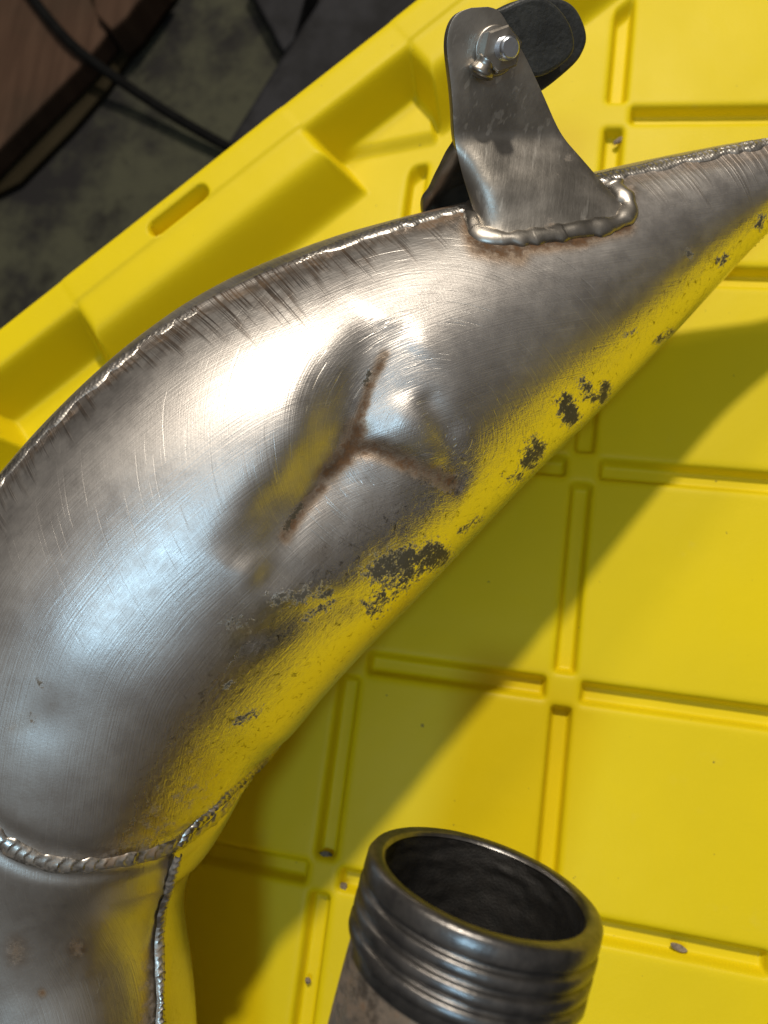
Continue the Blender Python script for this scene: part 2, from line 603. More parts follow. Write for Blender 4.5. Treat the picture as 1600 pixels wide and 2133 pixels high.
rim = np.maximum(rim, soft_ramp(U1 - 0.0262, U1 - 0.0165, UU))
blk = np.zeros_like(rim)
for b0, b1 in ((-0.262, -0.142), (-0.080, 0.040), (0.0935, 0.2135), (0.268, 0.33)):
    bu = soft_ramp(b0 - 0.0065, b0 + 0.0005, UU, 9) * (1 - soft_ramp(b1 - 0.0005, b1 + 0.0065, UU, 9))
    bvv = 1 - soft_ramp(0.0315, 0.0435, VV, 9)
    blk = np.maximum(blk, np.minimum(bu, bvv) - 0.03 * (1 - np.clip(np.minimum(bu, bvv) * 4, 0, 1)))
k = 40.0
hh = np.logaddexp(k * rim, k * blk) / k
hh = np.clip(hh, 0, 1.02)
flat = np.logaddexp(0, 0) / k
ZZ = RIM * (hh - flat * (1 - np.clip(hh * 2, 0, 1)))
# the block is a hair lower than the rim: a faint line
lineb = 0
for b0, b1 in ((-0.080, 0.040), (0.0935, 0.2135), (-0.262, -0.142)):
    lineb = np.maximum(lineb, ss(b0, b0 + 0.001, UU) * (1 - ss(b1 - 0.001, b1, UU)))
ZZ -= 0.00055 * lineb * ss(0.0142, 0.0150, VV) * np.clip(hh * 1.5 - 0.5, 0, 1)
# slot through the rim
du = np.maximum(np.abs(UU + 0.0215) - 0.0115, 0)
dv = VV - 0.0105
sd = np.hypot(du, dv) - 0.0035
ZZ -= 0.0120 * (1 - ss(-0.0012, 0.0004, sd))
# outer edge rounded, then a skirt
eo = np.minimum(np.minimum(UU - U0, U1 - UU), np.minimum(VV, V1 - VV))
re = 0.004
ZZ -= np.where(eo < re, re - np.sqrt(np.maximum(re ** 2 - (re - eo) ** 2, 0)), 0)
# recessed channels of the panel
cols = [0.0785 * q - 0.0005 for q in range(-5, 6)]
rows = [0.236, 0.157, 0.078, -0.001, -0.0705, -0.150, -0.2325, -0.310, -0.388, -0.466]
GW, GD, GAP = 0.0037, 0.0052, 0.0062
inside = ss(0.047, 0.052, VV) * ss(0.03, 0.036, UU - U0) * ss(0.03, 0.036, U1 - UU) * ss(0.03, 0.036, V1 - VV)
gro = np.full_like(ZZ, 1.0)


def channel(ax, ay, bx, by, w=GW):
    """signed distance to a rounded slot from a to b"""
    global gro
    d = np.array([bx - ax, by - ay])
    L = np.linalg.norm(d)
    d /= L
    sx_ = (XX - (ax + bx) / 2) * d[0] + (YY - (ay + by) / 2) * d[1]
    sy_ = -(XX - (ax + bx) / 2) * d[1] + (YY - (ay + by) / 2) * d[0]
    rr = 0.0012
    qx = np.abs(sx_) - (L / 2 - rr)
    qy = np.abs(sy_) - (w - rr)
    gro = np.minimum(gro, np.hypot(np.maximum(qx, 0), np.maximum(qy, 0)) + np.minimum(np.maximum(qx, qy), 0) - rr)


for ci, cx in enumerate(cols):
    for ra, rb in zip(rows[:-1], rows[1:]):
        if (cx, ra) != (None, None) and not (ci == 4 and ra > -0.02):
            channel(cx, ra - GAP, cx, rb + GAP)
for ri, ry in enumerate(rows):
    for ca, cb in zip(cols[:-1], cols[1:]):
        if ry == -0.001 and ca < -0.07:
            continue
        channel(ca + GAP, ry, cb - GAP, ry)
channel(cols[4], -0.024, cols[4], rows[4] + GAP)
ZZ -= GD * (1 - ss(-0.0013, 0.0005, gro)) * inside
# soft lips beside the channels
ZZ -= 0.0005 * np.exp(-(np.maximum(gro, 0) / 0.0014) ** 2) * inside
# low shelf left of the bracket, where the pocket meets the panel
A1, A2 = px(722, 338, 0)[:2], px(906, 301, 0)[:2]
dd = (A2 - A1) / np.linalg.norm(A2 - A1)
sh_n = (XX - A1[0]) * -dd[1] + (YY - A1[1]) * dd[0]
sh_t = (XX - A1[0]) * dd[0] + (YY - A1[1]) * dd[1]
Ls = np.linalg.norm(A2 - A1)
shelf = soft_ramp(0.0, 0.0042, sh_n, 9) * (1 - ss(Ls - 0.001, Ls + 0.002, sh_t)) * (1 - np.clip(hh * 5, 0, 1)) * (1 - ss(0.05, 0.06, VV)) * ss(0.040, 0.046, UU)
ZZ += 0.0036 * np.clip(shelf, 0, 1)
# moulded plastic is never quite flat
ZZ += 0.0005 * fnoise(XX * 14, YY * 14, 3, 3) + 0.00008 * fnoise(XX * 120, YY * 120, 8, 2)
nu, nv = ZZ.shape
lv = np.stack([XX, YY, ZZ], -1).reshape(-1, 3)
lf = grid_faces(nu, nv)[:, ::-1]
ring = np.concatenate([np.arange(nv), np.arange(1, nu) * nv + nv - 1, (nu - 1) * nv + np.arange(nv - 2, -1, -1), np.arange(nu - 2, 0, -1) * nv])
r1 = lv[ring].copy()
r1[:, 2] = -0.012
b0 = len(lv)
nr_ = len(ring)
idx = np.arange(nr_)
sk = np.stack([ring[idx], b0 + idx, b0 + (idx + 1) % nr_, ring[(idx + 1) % nr_]], -1)
lc = lid_xy((U0 + U1) / 2, V1 / 2)
lid = mesh_obj('tote_lid', np.vstack([lv, r1]), np.vstack([lf, sk[:, ::-1]]), M_YELLOW, loc=(lc[0], lc[1], -0.012))
tag(lid, 'bright yellow moulded plastic lid with square grid channels and raised rim', 'lid')

# black tote that carries the lid
M_TOTE = mat_basic('black_tote_plastic', (0.014, 0.014, 0.015), (0.024, 0.024, 0.026), 20, 0.5, 0.1)
tv = []
for ins, z in ((0.012, -0.0125), (0.022, -0.10), (0.045, FZ + 0.0), (0.047, FZ + 0.004), (0.024, -0.10), (0.0145, -0.0125)):
    for u, vv in ((U0 + ins, ins), (U1 - ins, ins), (U1 - ins, V1 - ins), (U0 + ins, V1 - ins)):
        x, y = lid_xy(u, vv)
        tv.append((x, y, z))
tf = [[i * 4 + j, i * 4 + (j + 1) % 4, i * 4 + 4 + (j + 1) % 4, i * 4 + 4 + j] for i in range(5) for j in range(4)]
tf += [[8, 9, 10, 11][::-1], [12, 13, 14, 15], [0, 1, 21, 20], [1, 2, 22, 21], [2, 3, 23, 22], [3, 0, 20, 23]]
tf = [q for q in tf if not set(q) == {8, 9, 12, 13}]
to = mesh_obj('storage_tote', tv, tf, M_TOTE, smooth=False, loc=(lc[0], lc[1], FZ))
bm_fix(to)
tag(to, 'black plastic storage tote under the yellow lid', 'tote')

# ------------------------------------------------------------------ the exhaust pipe
# stations: silhouette pixels on the outer and inner side and the height of the axis
STA = [((1745, 262), (1790, 330), 0.0550), ((1530, 305), (1618, 471), 0.0560), ((1300, 352), (1462, 631), 0.0570), ((980, 428), (1234, 868), 0.0615),
       ((700, 500), (1057, 1050), 0.0660), ((400, 625), (875, 1240), 0.0705), ((200, 775), (771, 1346), 0.0750), ((50, 930), (673, 1453), 0.0750),
       ((-60, 1080), (590, 1553), 0.0750), ((-130, 1250), (530, 1625), 0.0750), ((-190, 1480), (478, 1700), 0.0724), ((-215, 1640), (425, 1775), 0.0698),
       ((-215, 1800), (392, 1850), 0.0672), ((-200, 1960), (385, 1930), 0.0646), ((-170, 2130), (402, 2040), 0.0620)]
FL_N = nrm(np.array([0.15168864, 0.98224934, 0.11034852]))
FL_P = px(1009, 1832, 0.1308)
axp = [np.array(q) for q in ((0.186, 0.082, 0.0110), (0.160, 0.060, 0.0125), (0.128, 0.032, 0.030))]      # stinger, out of the picture
axr = [0.0105, 0.0105, 0.0105]
for o_, i_, zc in STA:
    d1, d2 = ray(*o_), ray(*i_)
    b = nrm(d1 + d2)
    sa = math.sqrt((1 - d1 @ d2) / 2)
    D = (zc - CW[2]) / b[2]
    axp.append(CW + D * b)
    axr.append(D * sa)
for P, r_ in (((-0.126, -0.390, 0.0490), 0.0345), ((-0.098, -0.424, 0.0360), 0.0290), ((-0.064, -0.440, 0.0520), 0.0250), ((-0.040, -0.412, 0.0920), 0.0230)):
    axp.append(np.array(P))
    axr.append(r_)
for q_ in (0.085, 0.060, 0.035):
    axp.append(FL_P - FL_N * q_)
    axr.append(0.0215)
axp.append(FL_P - FL_N * 0.0150)
axr.append(0.0215)
axp, axr = np.array(axp), np.array(axr)
cum = np.concatenate([[0], np.cumsum(np.linalg.norm(np.diff(axp, axis=0), axis=1))])
SL = np.arange(0, cum[-1], 0.00078)
PATH = spline(cum, axp, SL)
RAD = np.maximum(spline(cum, axr, SL), 0.006)
NT_ = 520
TH = np.linspace(0, 2 * np.pi, NT_, endpoint=False)
TT, OUT, UP = frames(PATH, (0, 0, 1))


def shell(si, th, extra=0.0):
    """point of the undented shell at (fractional) station index and angle"""
    si = np.asarray(si, float)
    g = lambda A: np.stack([np.interp(si, np.arange(len(SL)), A[:, q]) for q in range(3)], -1)
    r_ = np.interp(si, np.arange(len(SL)), RAD) + extra
    o2, u2 = nrm(g(OUT)), nrm(g(UP))
    nn = np.cos(th)[..., None] * o2 + np.sin(th)[..., None] * u2
    return g(PATH) + r_[..., None] * nn, nn


nn = np.cos(TH)[None, :, None] * OUT[:, None] + np.sin(TH)[None, :, None] * UP[:, None]
PV = PATH[:, None] + RAD[:, None, None] * nn
PP = pj(PV)                                   # photograph pixels, used to lay out the dent and stains
facing = np.einsum('ijk,ijk->ij', nn, CW - PV) > 0


def locate(x, y, slo=0, shi=None):
    d = (PP[..., 0] - x) ** 2 + (PP[..., 1] - y) ** 2 + np.where(facing, 0, 1e9)
    if shi:
        d[shi:] = 1e9
    d[:slo] = 1e9
    return np.unravel_index(np.argmin(d), d.shape)


def seam_curve(pts, slo, shi, pad):
    si, th = [], []
    for x, y in pts:
        i, j = locate(x, y, slo, shi)
        si.append(i)
        th.append(TH[j])
    o = np.argsort(si)
    return np.array(si)[o], np.unwrap(np.array(th)[o])


iJ = int(np.argmin(np.abs(SL - cum[13])))       # joint of chamber and neck
so, to_ = seam_curve([(1590, 300), (1500, 318), (1400, 340), (1270, 372), (1130, 398), (985, 428), (900, 446), (800, 480), (700, 519), (600, 562), (500, 606), (400, 655),
                      (330, 703), (240, 755), (150, 842), (75, 925), (15, 990)], 0, iJ, 0)
to_ = np.convolve(np.pad(to_, 2, mode='edge'), np.ones(5) / 5, mode='valid')
sn, tn = seam_curve([(366, 1775), (345, 1850), (330, 1920), (320, 1990), (322, 2060), (332, 2125)], iJ - 30, len(SL) // 2 + 200, 0)
print('outer seam', np.degrees(to_).round(0), 'inner', np.degrees(tn).round(0), 'radii', axr.round(4))
tn = np.polyval(np.polyfit(sn - sn[0], tn, 2), sn - sn[0])
SIX = np.arange(len(SL))
TH_O = np.interp(SIX, so, to_)
TH_I = np.interp(SIX, sn, tn)
TH_I = np.where(SIX < iJ, np.minimum(TH_O + np.pi, math.radians(225)) * 0 + math.radians(212), TH_I)
w_ = ss(iJ - 60, iJ, SIX)
TH_I = np.where(SIX <= sn[0], math.radians(212) * (1 - w_) + tn[0] * w_, np.interp(SIX, sn, tn))


def adiff(a, b):
    return (a - b + np.pi) % (2 * np.pi) - np.pi


def poly_dist(X, Y, pts):
    """distance, signed side and parameter along a polyline, in photograph pixels"""
    best = np.full(X.shape, 1e9)
    sgn = np.zeros(X.shape)
    par = np.zeros(X.shape)
    p = np.asarray(pts, float)
    L = np.concatenate([[0], np.cumsum(np.linalg.norm(np.diff(p, axis=0), axis=1))])
    for a, b, l0 in zip(p[:-1], p[1:], L[:-1]):
        d = b - a
        n2 = d @ d
        t = np.clip(((X - a[0]) * d[0] + (Y - a[1]) * d[1]) / n2, 0, 1)
        qx, qy = X - a[0] - t * d[0], Y - a[1] - t * d[1]
        ds = np.hypot(qx, qy)
        mlt = ds < best
        best = np.where(mlt, ds, best)
        sgn = np.where(mlt, np.sign(d[0] * qy - d[1] * qx), sgn)
        par = np.where(mlt, (l0 + t * math.sqrt(n2)) / L[-1], par)
    return best, sgn, par


X, Y = PP[..., 0], PP[..., 1]
up_mask = ss(-0.05, 0.25, np.einsum('ijk,ijk->ij', nn, nrm(CW - PV)))
# warp the layout a little so that no crease is ruler straight
Xw = X + 14 * fnoise(X / 70, Y / 70, 21, 3)
Yw = Y + 14 * fnoise(X / 70 + 9, Y / 70, 22, 3)
# main crease: steep on the bulge side, a long facet on the other
C1 = [(832, 696), (810, 728), (770, 800), (750, 880), (738, 945), (690, 1015), (640, 1075), (600, 1130), (560, 1200)]
d1, s1, p1 = poly_dist(Xw, Yw, C1)
amp1 = np.interp(p1, [0, 0.10, 0.25, 0.42, 0.55, 0.72, 0.88, 1.0], [0.0, 3.2, 5.8, 8.2, 9.4, 8.8, 6.0, 0.0]) * 0.001


def blur(A, n, passes=2):
    k_ = 2 * n + 1
    for _ in range(passes):
        for ax_ in (0, 1):
            B_ = np.pad(A, [(n + 1, n) if q_ == ax_ else (0, 0) for q_ in (0, 1)], mode='edge')
            cs = np.cumsum(B_, axis=ax_)
            A = (np.take(cs, np.arange(k_, cs.shape[ax_]), axis=ax_) - np.take(cs, np.arange(0, cs.shape[ax_] - k_), axis=ax_)) / k_
    return A


amp1 = blur(amp1, 12)
bul = np.where(s1 > 0, d1, -d1)                 # > 0 on the bulge side
side = -1.0 if poly_dist(np.array([600.0]), np.array([800.0]), C1)[1][0] < 0 else 1.0
bul = bul * side
wA = blur(np.interp(p1, [0, 0.15, 0.35, 1.0], [80, 110, 150, 150]), 12)                                       # bulge side
wB = blur(np.interp(p1, [0, 0.3, 0.6, 1.0], [120, 210, 270, 190]), 12)
qa = np.sqrt(np.maximum(bul, 0) ** 2 + 10 ** 2) - 10
qb = np.sqrt(np.maximum(-bul, 0) ** 2 + 7 ** 2) - 7
gA = (1 - ss(0, 1.0, qa / wA)) * 0.6 + 0.4 * np.exp(-(qa / 75) ** 2)
lin = np.clip(1 - qb / wB, 0, 1)
gB = lin * (1 - 0.35 * (1 - lin))
dent = amp1 * np.where(bul > 0, gA, gB)
endf = ss(0, 60, d1) * ((p1 < 0.001) | (p1 > 0.999))
dent = dent * (1 - endf)
# second crease: a raised fold that leaves the first and a scooped pocket above it
C2 = [(742, 935), (800, 945), (870, 975), (945, 1008)]
d2, s2, p2 = poly_dist(Xw, Yw, C2)
dent += 0.0010 * np.exp(-(d2 / 20) ** 2) * (1 - ss(0.80, 1.0, p2)) * ss(0.0, 0.12, p2)
sc = np.hypot((Xw - 850) / 100, (Yw - 880) / 84)
dent -= 0.0016 * (1 - ss(0.0, 1.0, sc))
d3, s3, p3 = poly_dist(Xw, Yw, [(900, 842), (935, 890), (950, 950), (948, 1008)])
dent += 0.0014 * np.exp(-(d3 / 27) ** 2)
# small dings near the lower corner
for x, y, w, a in ((545, 1195, 34, -0.0007), (600, 1250, 46, 0.0006), (500, 1300, 50, 0.0005), (700, 1290, 60, 0.0012), (800, 1190, 50, 0.0009), (1188, 850, 26, 0.0010), (90, 1500, 60, 0.0006)):
    dent += a * np.exp(-((X - x) ** 2 + (Y - y) ** 2) / w ** 2)
dX, sX, pX = poly_dist(Xw, Yw, [(520, 1330), (640, 1290), (790, 1250)])
dent += 0.0006 * np.exp(-(dX / 26) ** 2)
dent = blur(dent, 2, 1)
dent *= up_mask
# hand-rolled sheet: slow waves, raised lips along the seams
cd_o = adiff(TH[None], TH_O[:, None])
cd_i = adiff(TH[None], TH_I[:, None])
c_o = cd_o * RAD[:, None]
c_i = cd_i * RAD[:, None]
disp = -dent + 0.0017 * np.exp(-((X - 585) ** 2 + (Y - 785) ** 2) / 200.0 ** 2) * up_mask
disp += 0.00035 * fnoise(SL[:, None] * 28 + 0 * TH[None], np.cos(TH)[None] * 2.2 + np.sin(TH)[None] * 1.7, 41, 3)
disp += 0.0008 * np.exp(-(c_o / 0.0022) ** 2) + 0.0010 * np.exp(-(c_i / 0.0022) ** 2) * ss(iJ - 30, iJ + 10, SIX)[:, None]
# the ring weld where the neck joins the chamber: its plane leans, so fit it to the visible arc
rw = [locate(x, y, iJ - 140, iJ + 140) for x, y in ((5, 1752), (60, 1775), (120, 1791), (200, 1800), (280, 1790), (340, 1768), (400, 1741), (440, 1717), (466, 1692))]
ri = np.array([q_[0] for q_ in rw], float)
rt = TH[np.array([q_[1] for q_ in rw])]
cf = np.linalg.lstsq(np.stack([np.ones_like(rt), np.cos(rt), np.sin(rt)], -1), ri, rcond=None)[0]
ring_si = lambda th: cf[0] + cf[1] * np.cos(th) + cf[2] * np.sin(th) + 1.5 * np.sin(3 * th + 1) + 0.8 * np.sin(7 * th)
RS = ring_si(TH)[None] * np.ones((len(SL), 1))
rel = (SIX[:, None] - RS) * 0.00078
disp -= 0.0009 * np.exp(-((rel - 0.0028) / 0.0022) ** 2) + 0.0007 * np.exp(-((rel + 0.0032) / 0.0026) ** 2)
PV2 = PV + disp[..., None] * nn

# ---- stains and wear laid out on the shell
rust = np.zeros(X.shape)
RUST = [([(800, 735), (770, 800), (752, 880)], 16, 0.85), ([(750, 890), (738, 945), (700, 990)], 32, 1.0), ([(745, 935), (800, 945), (880, 985), (940, 1010)], 26, 0.95),
        ([(690, 1020), (640, 1075), (605, 1125)], 20, 0.95), ([(945, 985), (950, 1010)], 22, 0.5), ([(980, 440), (1000, 505), (1080, 525)], 36, 0.95), ([(880, 455), (970, 430)], 32, 0.8),
        ([(1080, 515), (1200, 497), (1300, 470)], 26, 1.0), ([(1190, 495), (1245, 488)], 14, 1.1), ([(1310, 400), (1310, 460)], 20, 0.55), ([(1260, 375), (1420, 345), (1600, 310)], 22, 0.40),
        ([(0, 1760), (130, 1795), (300, 1775)], 22, 0.45), ([(270, 1760), (340, 1690), (420, 1600)], 70, 0.42), ([(160, 1975), (160, 1976)], 24, 0.75),
        ([(35, 1965), (35, 1990)], 30, 0.5), ([(88, 2068), (88, 2069)], 12, 0.9), ([(310, 1990), (300, 2133)], 26, 0.5), ([(660, 1170), (690, 1165)], 34, 0.35), ([(20, 1520), (60, 1500)], 40, 0.35)]
for pts, w, a in RUST:
    rust = np.maximum(rust, a * np.exp(-(poly_dist(X, Y, pts)[0] / w) ** 2))
rust = np.maximum(rust, 0.42 * np.exp(-((c_o - 0.0045) / 0.0035) ** 2))
rust = np.maximum(rust, 0.25 * np.exp(-(c_o / 0.006) ** 2))
rust *= facing
rust = np.maximum(rust, (0.58 * ss(len(SL) * 0.72, len(SL) * 0.85, SIX))[:, None] * np.ones_like(X))
grime = np.zeros(X.shape)
GRI = [([(795, 1195), (860, 1165), (915, 1160)], 34, 0.9), ([(780, 1270), (840, 1210), (920, 1150)], 26, 0.66), ([(575, 1248), (640, 1245), (690, 1240)], 20, 0.72), ([(480, 1300), (505, 1305)], 24, 0.55),
       ([(1190, 870), (1180, 840)], 24, 1.0), ([(1255, 830), (1262, 805)], 15, 0.9), ([(1215, 800), (1235, 830)], 22, 0.66), ([(1120, 930), (1100, 965)], 26, 0.85), ([(1085, 990), (1060, 1000)], 20, 0.5),
       ([(640, 1062), (608, 1105)], 12, 0.9), ([(1500, 545), (1512, 535)], 12, 0.7), ([(1434, 528), (1436, 530)], 12, 0.8), ([(1580, 470), (1588, 455)], 12, 0.8), ([(1370, 710), (1400, 690)], 12, 0.7),
       ([(940, 985), (950, 1000)], 14, 0.6), ([(760, 795), (768, 770)], 8, 0.8), ([(640, 1290), (700, 1262)], 14, 0.6), ([(490, 1500), (540, 1480)], 16, 0.6), ([(470, 1430), (480, 1420)], 10, 0.6),
       ([(80, 1420), (82, 1424)], 10, 0.6), ([(60, 1500), (62, 1500)], 14, 0.5), ([(1320, 690), (1300, 700)], 9, 0.6), ([(1000, 1080), (960, 1105)], 12, 0.6)]
for pts, w, a in GRI:
    grime = np.maximum(grime, a * np.exp(-(poly_dist(X, Y, pts)[0] / w) ** 2))
grime *= facing
streak_len = 0.0185 + 0.012 * vnoise(SL * 60, 0 * SL, 3) + 0.016 * vnoise(SL * 620, 0 * SL, 5)
low = -c_o                                        # distance from the seam towards the camera side
low = np.where(low < 0, 1.0, low) if True else low
streak = (1 - ss(streak_len[:, None] * 0.60, streak_len[:, None], np.abs(c_o))) * facing
xmid = X[:, 0] * 0 + np.interp(SIX, so, [0] * len(so))
seam_px = pj(shell(SIX, TH_O)[0])[:, 0]
streak *= (ss(1020, 900, 0 * seam_px) * 0 + np.interp(seam_px, [-200, -50, 60, 250, 420, 700, 860, 980, 1100, 1300, 1500, 1700], [0.3, 0.6, 0.75, 0.85, 1, 1, 0.7, 0.2, 0.1, 0.3, 0.5, 0.3]))[:, None]
# side of the seam the camera sees
streak *= np.where(np.sign(cd_o) == (1.0 if TH_O.mean() < np.pi / 2 else -1.0), 1.0, 0.25)
pitm = ss(0.42, 0.14, np.einsum('ijk,ijk->ij', nn, nrm(CW - PV)) ) if False else 0
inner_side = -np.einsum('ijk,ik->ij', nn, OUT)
pit_sheen = ss(0.58, 0.85, inner_side) * ss(-0.6, -0.2, nn[..., 2])
swc = (905.0, 905.0)
sr = np.hypot(X - swc[0], (Y - swc[1]) * 1.05)
_dx, _dy = X - swc[0], (Y - swc[1]) * 1.05
sang = np.arctan2((-_dx + _dy) * 0.7071, (-_dx - _dy) * 0.7071)     # branch cut towards the lower right edge
k_px = 1.0 / 8200.0
swirl = np.stack([sr * k_px, sang * 260 * k_px, 0 * sr], -1)
swm = np.exp(-np.maximum(sr - 230, 0) ** 2 / 260.0 ** 2) * 0.9
swm = np.maximum(swm, 0.22 * np.exp(-((X - 330) ** 2 + (Y - 1150) ** 2) / 330.0 ** 2)) * facing
tint = ss(-0.07, 0.03, rel)
pit_sheen *= 1 - 0.65 * ss(-0.002, 0.006, rel)
coords = np.stack([np.broadcast_to(SL[:, None], X.shape), np.broadcast_to(c_o, X.shape), 0 * X], -1)

base_i, base_j = locate(640, 1000)
exhaust = thing('exhaust_pipe', 'dented bare steel exhaust expansion chamber lying on the yellow lid', 'exhaust pipe', (PATH[base_i][0], PATH[base_i][1], 0.0))


def flat_attrs(sl):
    return {'coords': coords[sl].reshape(-1, 3), 'swirl': swirl[sl].reshape(-1, 3), 'rust': rust[sl].ravel(), 'grime': grime[sl].ravel(),
            'streak': streak[sl].ravel(), 'pit_sheen': pit_sheen[sl].ravel(), 'tint': tint[sl].ravel(), 'swirl_mask': swm[sl].ravel()}


gf = grid_faces(len(SL), NT_, True)
fi, fj = gf[:, 0] // NT_, gf[:, 0] % NT_
is_ch = fi < np.floor(ring_si(TH))[fj]
ATT = flat_attrs(slice(None))
ALLV = PV2.reshape(-1, 3)


def shell_part(name, mask, label):
    f_ = gf[mask]
    used, inv = np.unique(f_.ravel(), return_inverse=True)
    o = mesh_obj(name, ALLV[used], inv.reshape(-1, 4), M_SHELL, exhaust, attrs={k_: v_[used] for k_, v_ in ATT.items()})
    o['label'] = label
    return o


chamber = shell_part('chamber_shell', is_ch, 'polished grey chamber with a deep creased rusty dent')
neck = shell_part('header_pipe', ~is_ch, 'dull grey tapering header pipe with rust spots')


# ---- weld beads: half round with overlapping ripples
def bead(name, path, normal, width, height, pitch, mat, parent, seed=0, chev=0.6, ripple=0.42, nseg=14, soft=False):
    path = np.asarray(path)
    L = np.concatenate([[0], np.cumsum(np.linalg.norm(np.diff(path, axis=0), axis=1))])
    n = max(int(L[-1] / 0.00022), 12)
    q = np.linspace(0, L[-1], n)
    P = np.stack([np.interp(q, L, path[:, k_]) for k_ in range(3)], -1)
    N = nrm(np.stack([np.interp(q, L, normal[:, k_]) for k_ in range(3)], -1))
    T = nrm(np.gradient(P, axis=0))
    B = nrm(np.cross(T, N))
    a = np.linspace(-1, 1, nseg)
    wv = width * (1 + 0.28 * vnoise(q * 160, 0 * q, seed) + 0.5 * vnoise(q * 420, 0 * q, seed + 3))
    side_ = 0.25 * width * vnoise(q * 130, 0 * q, seed + 7)
    ph = (q[:, None] + 0.0025 * vnoise(q * 90, 0 * q, seed + 5)[:, None] - chev * width * a[None] ** 2) / pitch
    saw = ph - np.floor(ph)
    rip = saw ** 2 * (0.6 + 0.8 * hash2(np.floor(ph), 0 * ph, seed))
    if soft:
        rip = 0.5 + 0.5 * np.sin(ph * 2 * np.pi) * hash2(np.floor(ph + 0.25), 0 * ph, seed)
    prof = np.sqrt(np.maximum(1 - a ** 2, 0))
    h = height * prof[None] * (0.78 + ripple * rip) - 0.0004
    v = P[:, None] + (a[None] * wv[:, None] + side_[:, None])[..., None] * B[:, None] + h[..., None] * N[:, None]
    o = mesh_obj(name, v.reshape(-1, 3), grid_faces(n, nseg), mat, parent)
    return o


i0 = 2
si = np.arange(i0, iJ - 2, 4)
bp, bn = shell(si, TH_O[si], 0.0004)
bead('seam_weld', bp, bn, 0.0027, 0.0012, 0.0019, M_BEAD, exhaust, 1, 1.5, 0.30)
th_b = TH_I[si]
bp, bn = shell(si, th_b, 0.0)
bead('seam_weld', bp, bn, 0.0018, 0.0014, 0.0016, M_BEAD_RUSTY, exhaust, 2, 1.0)
si = np.arange(int(ring_si(tn[:1])[0]) + 3, int(len(SL) * 0.82), 4)
bp, bn = shell(si, TH_I[si], 0.0016)
bead('seam_weld', bp, bn, 0.0014, 0.0018, 0.0018, M_BEAD_RUSTY, exhaust, 3, 1.0, 0.25)
bp, bn = shell(si, np.interp(si, SIX, TH_O), 0.0004)
bead('seam_weld', bp, bn, 0.0018, 0.0014, 0.0016, M_BEAD_RUSTY, exhaust, 4, 1.0)
ths = np.linspace(0, 2 * np.pi, 240)
bp, bn = shell(ring_si(ths), ths, -0.0003)
bead('ring_weld', bp, bn, 0.0022, 0.0012, 0.0026, M_BEAD_RUSTY, exhaust, 6, 1.0, 0.25)

# ---- flange end with its sealing-ring grooves
RB = 0.0195
K = RB / 0.0195
prof = [(-0.0008, 0.0196), (-0.0003, 0.0199), (0.0, 0.0204), (0.0001, 0.0220), (-0.0003, 0.0227), (-0.0010, 0.0231)]
zz = -0.0042
prof += [(zz + 0.0006, 0.0232), (zz + 0.0001, 0.0230)]
for wd in (0.0024, 0.0024, 0.0024):
    prof += [(zz - 0.0001, 0.0223), (zz - 0.0006, 0.0221), (zz - 0.0010, 0.0223), (zz - 0.0012, 0.0230), (zz - 0.0016, 0.0233), (zz - 0.0012 - wd + 0.0004, 0.0233), (zz - 0.0012 - wd, 0.0230)]
    zz -= 0.0012 + wd
prof += [(zz - 0.0001, 0.0223), (zz - 0.0006, 0.0221), (zz - 0.0030, 0.0220), (zz - 0.0034, 0.0214)]
v, f = lathe(prof, FL_P, FL_N, 200, 0.00010)
fl_ring = mesh_obj('flange_collar', v, f[:, ::-1], M_FLANGE, exhaust)
fl_ring['label'] = 'blackened ribbed collar around the open pipe mouth'
bore = [(-0.001, 0.01955), (-0.006, 0.0194), (-0.015, 0.0192), (-0.030, 0.0190), (-0.045, 0.0189), (-0.058, 0.0186)]
pr = []
for (a0, r0), (a1, r1_) in zip(bore[:-1], bore[1:]):
    for q in np.linspace(0, 1, 8, endpoint=False):
        pr.append((a0 + (a1 - a0) * q, r0 + (r1_ - r0) * q))
for q in np.linspace(0, 1, 10):
    pr.append((-0.058 - 0.004 * q, 0.0186 * (1 - q)))
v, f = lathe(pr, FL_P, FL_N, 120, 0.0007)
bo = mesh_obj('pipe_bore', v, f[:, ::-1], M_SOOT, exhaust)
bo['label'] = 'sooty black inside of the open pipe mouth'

# ---- mounting bracket: two flared plates around the seam, rubber pad, stud and nut
bi, bj = locate(1130, 400, 0, iJ)
BS, BN = shell(np.array([bi]), np.array([TH_O[bi]]), 0.0)
BS = BS[0]
AX = nrm(-TT[bi])                                     # along the pipe, towards the tail
PHI = math.radians(46)
OD = nrm(math.cos(PHI) * OUT[bi] + math.sin(PHI) * UP[bi])
NB = nrm(np.cross(AX, OD))
if NB @ (CW - BS) < 0:
    NB = -NB


def on_shell(x, y, lift=0.0):
    i, j = locate(x, y, 0, iJ)
    return PV2[i, j] + nn[i, j] * lift, nn[i, j]


